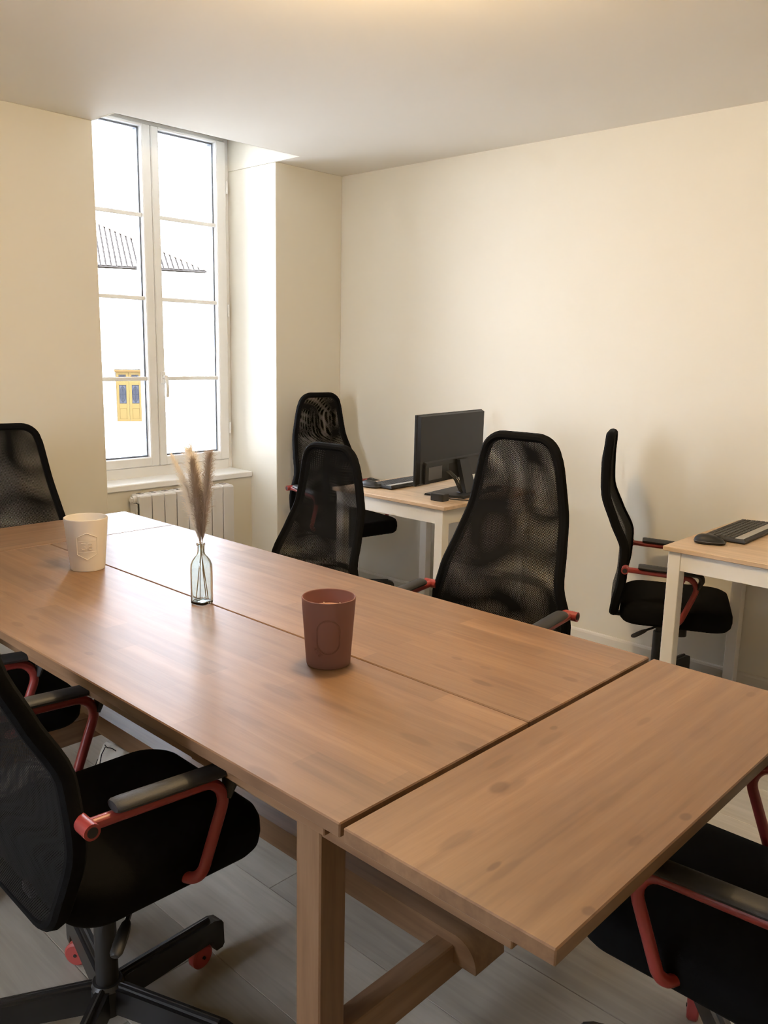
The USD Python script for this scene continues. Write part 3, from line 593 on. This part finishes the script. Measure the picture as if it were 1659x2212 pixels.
# ------------------------------------------------------------------ things on the table
def on_cone(mesh, rfun, th0, z0, out=0.0):
    """Wrap a flat relief (x along the wall, y up, z outward) round a tapered cup."""
    V = mesh.vertices; z = z0+V[:, 1]; r = rfun(z); th = th0+V[:, 0]/r; rr = r+V[:, 2]+out
    m = trimesh.Trimesh(np.column_stack([rr*np.cos(th), rr*np.sin(th), z]), mesh.faces, process=False); return m
def refine(m, e): 
    v, f = trimesh.remesh.subdivide_to_size(m.vertices, m.faces, e); return trimesh.Trimesh(v, f, process=False)
def flat_line(pts, w, h, closed=False):
    P = np.array(pts, float); P = np.vstack([P, P[:1]]) if closed else P
    out = []
    for a, b in zip(P[:-1], P[1:]):
        k = max(1, int(np.linalg.norm(b-a)/.004)); out.append(tube(np.column_stack([np.linspace(a[0], b[0], k+1), np.linspace(a[1], b[1], k+1), np.zeros(k+1)]), w, 6, ry=h, up=(0, 0, 1)))
    return trimesh.util.concatenate(out)
def turned(text, h, d, x, y, a):
    m = refine(meshkit.text_mesh(text, h, d), .003); b = m.bounds.mean(0); m.apply_translation([-b[0], -b[1], 0])
    m.apply_transform(trimesh.transformations.rotation_matrix(a, [0, 0, 1])); m.apply_translation([x, y, -.0003]); return m
def cup(name, label, cat, x, y, rb, rt, h, mat_, wax, wax_z, emb, wicks):
    t = thing(name, label, cat, (x, y, TZ))
    w = .0032
    pr = [(.0005, 0), (rb-.004, 0), (rb-.001, .001), (rb, .004), (rt, h-.002), (rt-.0008, h-.0004), (rt-w/2, h), (rt-w+.0008, h-.0004), (rt-w, h-.002), (rb-w, .006), (.0005, .006)]
    obj('cup', lathe(pr, 96), mat_, t, smooth=40)
    rf = lambda z: rb+(rt-rb)*np.clip(z/h, 0, 1)
    wr = float(rf(wax_z))-w
    wx_ = obj('wax', lathe([(.0005, .0062), (rb-w-.0005, .0062), (wr-.0004, wax_z-.001), (wr-.002, wax_z), (.0005, wax_z)], 64), wax, t, smooth=40)
    for a, b, hh in wicks: obj('wick', cyl((a, b, wax_z-.002), (a*1.05, b*1.05, wax_z+hh), .0013, 8), wick_cream, wx_)
    obj('relief', emb(rf), mat_, t, smooth=40, label='raised emblem moulded on the cup')
    return t
def emb38(rf):
    th = math.atan2(-2.447, -1.241); hx = [(-.031, .028), (0, .043), (.031, .028), (.031, -.026), (0, -.043), (-.031, -.026)]
    ms = [flat_line(hx, .0011, .0014, True), turned('38', .022, .0022, 0, 0, 0), flat_line([(-.026, .017), (.026, .017)], .0005, .0006), flat_line([(-.026, -.018), (.026, -.018)], .0005, .0006)]
    return trimesh.util.concatenate([on_cone(m, rf, th, .083) for m in ms])
cup('candle', 'cream white candle cup with a raised hexagon and the number 38', 'candle', 1.241, 2.447, .0525, .0665, .166, ceramic_white, wax_white, .075, emb38, [(.02, .0, .012), (-.012, .017, .012), (-.012, -.017, .012)])
def embpink(rf):
    th = math.atan2(-1.323, -1.236); q = np.linspace(0, PI, 20)
    def capsule(a, b): return [(a*math.cos(t), b-a+a*math.sin(t)) for t in q]+[(-a*math.cos(t), -(b-a)-a*math.sin(t)) for t in q]
    ms = [flat_line(capsule(.027, .040), .0007, .0010, True), flat_line(capsule(.0245, .0375), .0005, .0007, True)]
    for ch, a in (('A', 207), ('N', 221), ('O', 236)):
        a = math.radians(a); ms.append(turned(ch, .0085, .0014, .034*math.cos(a), -.0125+.036*math.sin(a), a+PI/2))
    return trimesh.util.concatenate([on_cone(m, rf, th, .078) for m in ms])
cup('candle', 'dusty pink candle cup with raised oval emblem, nearest object on the table', 'candle', 1.236, 1.323, .0500, .0610, .157, ceramic_pink, wax_pink, .125, embpink, [(.018, -.016, .016), (-.022, .012, .016), (.008, .024, .010)])

# square glass bottle with dried pampas grass
BX, BY = 1.289, 1.893
bt = thing('glass_bottle', 'clear square glass bottle holding dried pampas on the table', 'bottle', (BX, BY, TZ), math.radians(14))
prof_b = [(.0205, 0, 5), (.0238, .0015, 5), (.0245, .006, 5), (.0245, .100, 5), (.0240, .112, 4.5), (.0215, .122, 3.6), (.0165, .131, 2.8), (.0115, .138, 2.2), (.0098, .146, 2), (.0096, .163, 2), (.0118, .1645, 2), (.0120, .170, 2), (.0105, .172, 2)]
outer = [super_ring(0, 0, a, a, z, 56, e) for a, z, e in prof_b]
inner = [super_ring(0, 0, a, a, z, 56, e) for a, z, e in [(.0078, .172, 2), (.0074, .160, 2), (.0076, .147, 2), (.0092, .139, 2.2), (.0142, .131, 2.8), (.0192, .121, 3.6), (.0217, .111, 4.5), (.0222, .10, 5), (.0222, .009, 5), (.0195, .0060, 4), (.008, .0052, 3)]]
obj('bottle_body', loft(outer+inner), bottle_glass, bt, smooth=50)
def plume_curves(name, parent, axis, rad, n, ln, lean, mat_, seed, width=.00042):
    """Fine hairs growing forward along a curved axis. axis: (k, 3) points from the bottom up."""
    r = np.random.default_rng(seed); A = np.asarray(axis, float); s = np.linspace(0, 1, len(A)); T = np.gradient(A, axis=0); T /= np.linalg.norm(T, axis=1, keepdims=True)
    P, C = [], []
    for _ in range(n):
        q = r.random()**.9; i = q*(len(A)-1); k = min(int(i), len(A)-2); f = i-k; c = A[k]*(1-f)+A[k+1]*f; t = T[k]
        d = r.normal(size=3); d -= (d@t)*t; d /= np.linalg.norm(d)
        R = np.interp(q, np.linspace(0, 1, len(rad)), rad); L = ln*r.uniform(.6, 1.25)*(1-.35*q)
        p0 = c+d*R*r.uniform(0, .55); out = R*r.uniform(.5, 1.1); j = r.normal(size=3)*.0025
        p1 = p0+t*L*.4+d*out*.45; p2 = p0+t*L*.75+d*out*.8+j*.6; p3 = p0+t*L+d*out*(1+lean)+j*1.6-np.array([0, 0, lean*.006])
        P += [p0, p1, p2, p3]; C.append(4)
    b = UsdGeom.BasisCurves.Define(stage, path_of(name, parent)); b.CreateTypeAttr('linear')
    b.CreatePointsAttr(Vt.Vec3fArray.FromNumpy(np.array(P, np.float32))); b.CreateCurveVertexCountsAttr(Vt.IntArray(C))
    b.CreateWidthsAttr(Vt.FloatArray([width])); b.SetWidthsInterpolation('constant')
    UsdShade.MaterialBindingAPI.Apply(b.GetPrim()).Bind(mat_); data(b.GetPrim(), kind='stuff'); return b
RV = np.array([cr_[0], cr_[1], 0]); RV /= np.linalg.norm(RV); DV = np.array([-RV[1], RV[0], 0])     # across and away, for placing the stems
def stem(label, foot, mouth, tip, start, rad, n, ln, lean, mat_, seed, core):
    """foot, mouth, tip: (across, away, height) about the bottle's axis."""
    W3 = lambda p: RV*p[0]+DV*p[1]+np.array([0, 0, p[2]])
    t = thing('pampas_stem', label, 'dried grass', (BX, BY, TZ), 0, 'dried pampas in the glass bottle')
    a, b, c = W3(foot), W3(mouth), W3(tip); ctrl = b+(b-a)/np.linalg.norm(b-a)*np.linalg.norm(c-b)*.5
    q = np.linspace(0, 1, 26)[:, None]; cur = (1-q)**2*b+2*q*(1-q)*ctrl+q**2*c
    obj('stem', tube(np.vstack([a[None], cur[:20]]), .0013, 8), stem_straw, t)
    k = int(start*25); ax = cur[k:]
    rr = np.interp(np.linspace(0, 1, len(ax)), np.linspace(0, 1, len(rad)), rad)*core
    obj('plume_core', tube(ax, 1.0, 8, taper=np.maximum(rr, .0006)), mat_, t)
    plume_curves('plume', t, ax, rad, n, ln, lean, mat_, seed)
stem('thin cream pampas plume leaning far left out of the bottle', (.016, .002, .012), (-.003, .002, .170), (-.070, .010, .396), .06, [.005, .014, .012, .006, .0012], 2000, .034, .3, plume_cream, 11, .25)
stem('tall pale cream pampas plume at the back of the bunch', (-.002, -.012, .012), (-.001, .003, .170), (-.031, .020, .424), .10, [.005, .013, .015, .015, .010], 2400, .036, .35, plume_cream, 12, .35)
stem('brown upright pampas plume in the middle of the bunch', (.008, .010, .012), (.000, -.002, .170), (-.015, -.010, .396), .04, [.004, .009, .010, .010, .004], 2200, .022, .1, plume_brown, 13, .45)
stem('darker tan pampas plume leaning right out of the bottle', (-.016, .003, .012), (.003, .000, .170), (.028, .000, .418), .04, [.004, .010, .012, .011, .008], 2200, .022, .15, plume_tan, 14, .45)

# canvas bag lying on the floor below the stretcher
bag = thing('tote_bag', 'small crumpled canvas bag with black line drawing, on the floor under the table', 'bag', (1.30, 2.42, 0))
def bag_ring(z, sx, sy, n=48, seed=0):
    t = np.linspace(0, 2*PI, n, endpoint=False); c, s = np.cos(t), np.sin(t)
    P = np.column_stack([sx*np.sign(c)*np.abs(c)**.62, sy*np.sign(s)*np.abs(s)**.62, np.full(n, z)])
    nz = meshkit.noise(np.column_stack([P[:, 0]*22, P[:, 1]*22, np.full(n, z*18)]), 5)-.5
    P[:, :2] *= (1+.30*nz*min(1, z/.03))[:, None]; P[:, 2] += (z > .09)*nz*.03; return P
rings = [bag_ring(z, sx, sy) for z, sx, sy in ((.001, .055, .085), (.006, .064, .094), (.03, .060, .092), (.06, .052, .088), (.085, .034, .082), (.105, .020, .076), (.120, .008, .068))]
obj('cloth', loft(rings), canvas_cloth, bag, smooth=60)
def bag_surf(s, z):
    k = int(np.clip(np.searchsorted([.001, .006, .03, .06, .085, .105, .120], z)-1, 0, 5)); zz = [.001, .006, .03, .06, .085, .105, .120]; f = (z-zz[k])/(zz[k+1]-zz[k])
    R = rings[k]*(1-f)+rings[k+1]*f; i = (s % 1)*48; j = int(i) % 48; g = i-int(i); P = R[j]*(1-g)+R[(j+1) % 48]*g
    return P*[1.02, 1.02, 1]+np.array([P[0], P[1], 0])/max(np.hypot(P[0], P[1]), 1e-6)*.001
ink = []
for rr in (.030, .019, .010):
    ink.append(tube([bag_surf(.60+1.1*rr*math.cos(t)/.35, .055+rr*1.3*math.sin(t)) for t in np.linspace(.1, PI-.1, 16)], .0014, 6))
ink.append(tube([bag_surf(.40+.10*q, .108-.085*q**1.4) for q in np.linspace(0, 1, 14)], .0018, 6))
ink.append(tube([bag_surf(.36+.03*q, .06-.03*q) for q in np.linspace(0, 1, 6)], .0013, 6))
ink.append(tube([bag_surf(.36+.16*q, .111) for q in np.linspace(0, 1, 10)], .0016, 6))
obj('line_drawing', ink, ink_black, bag)
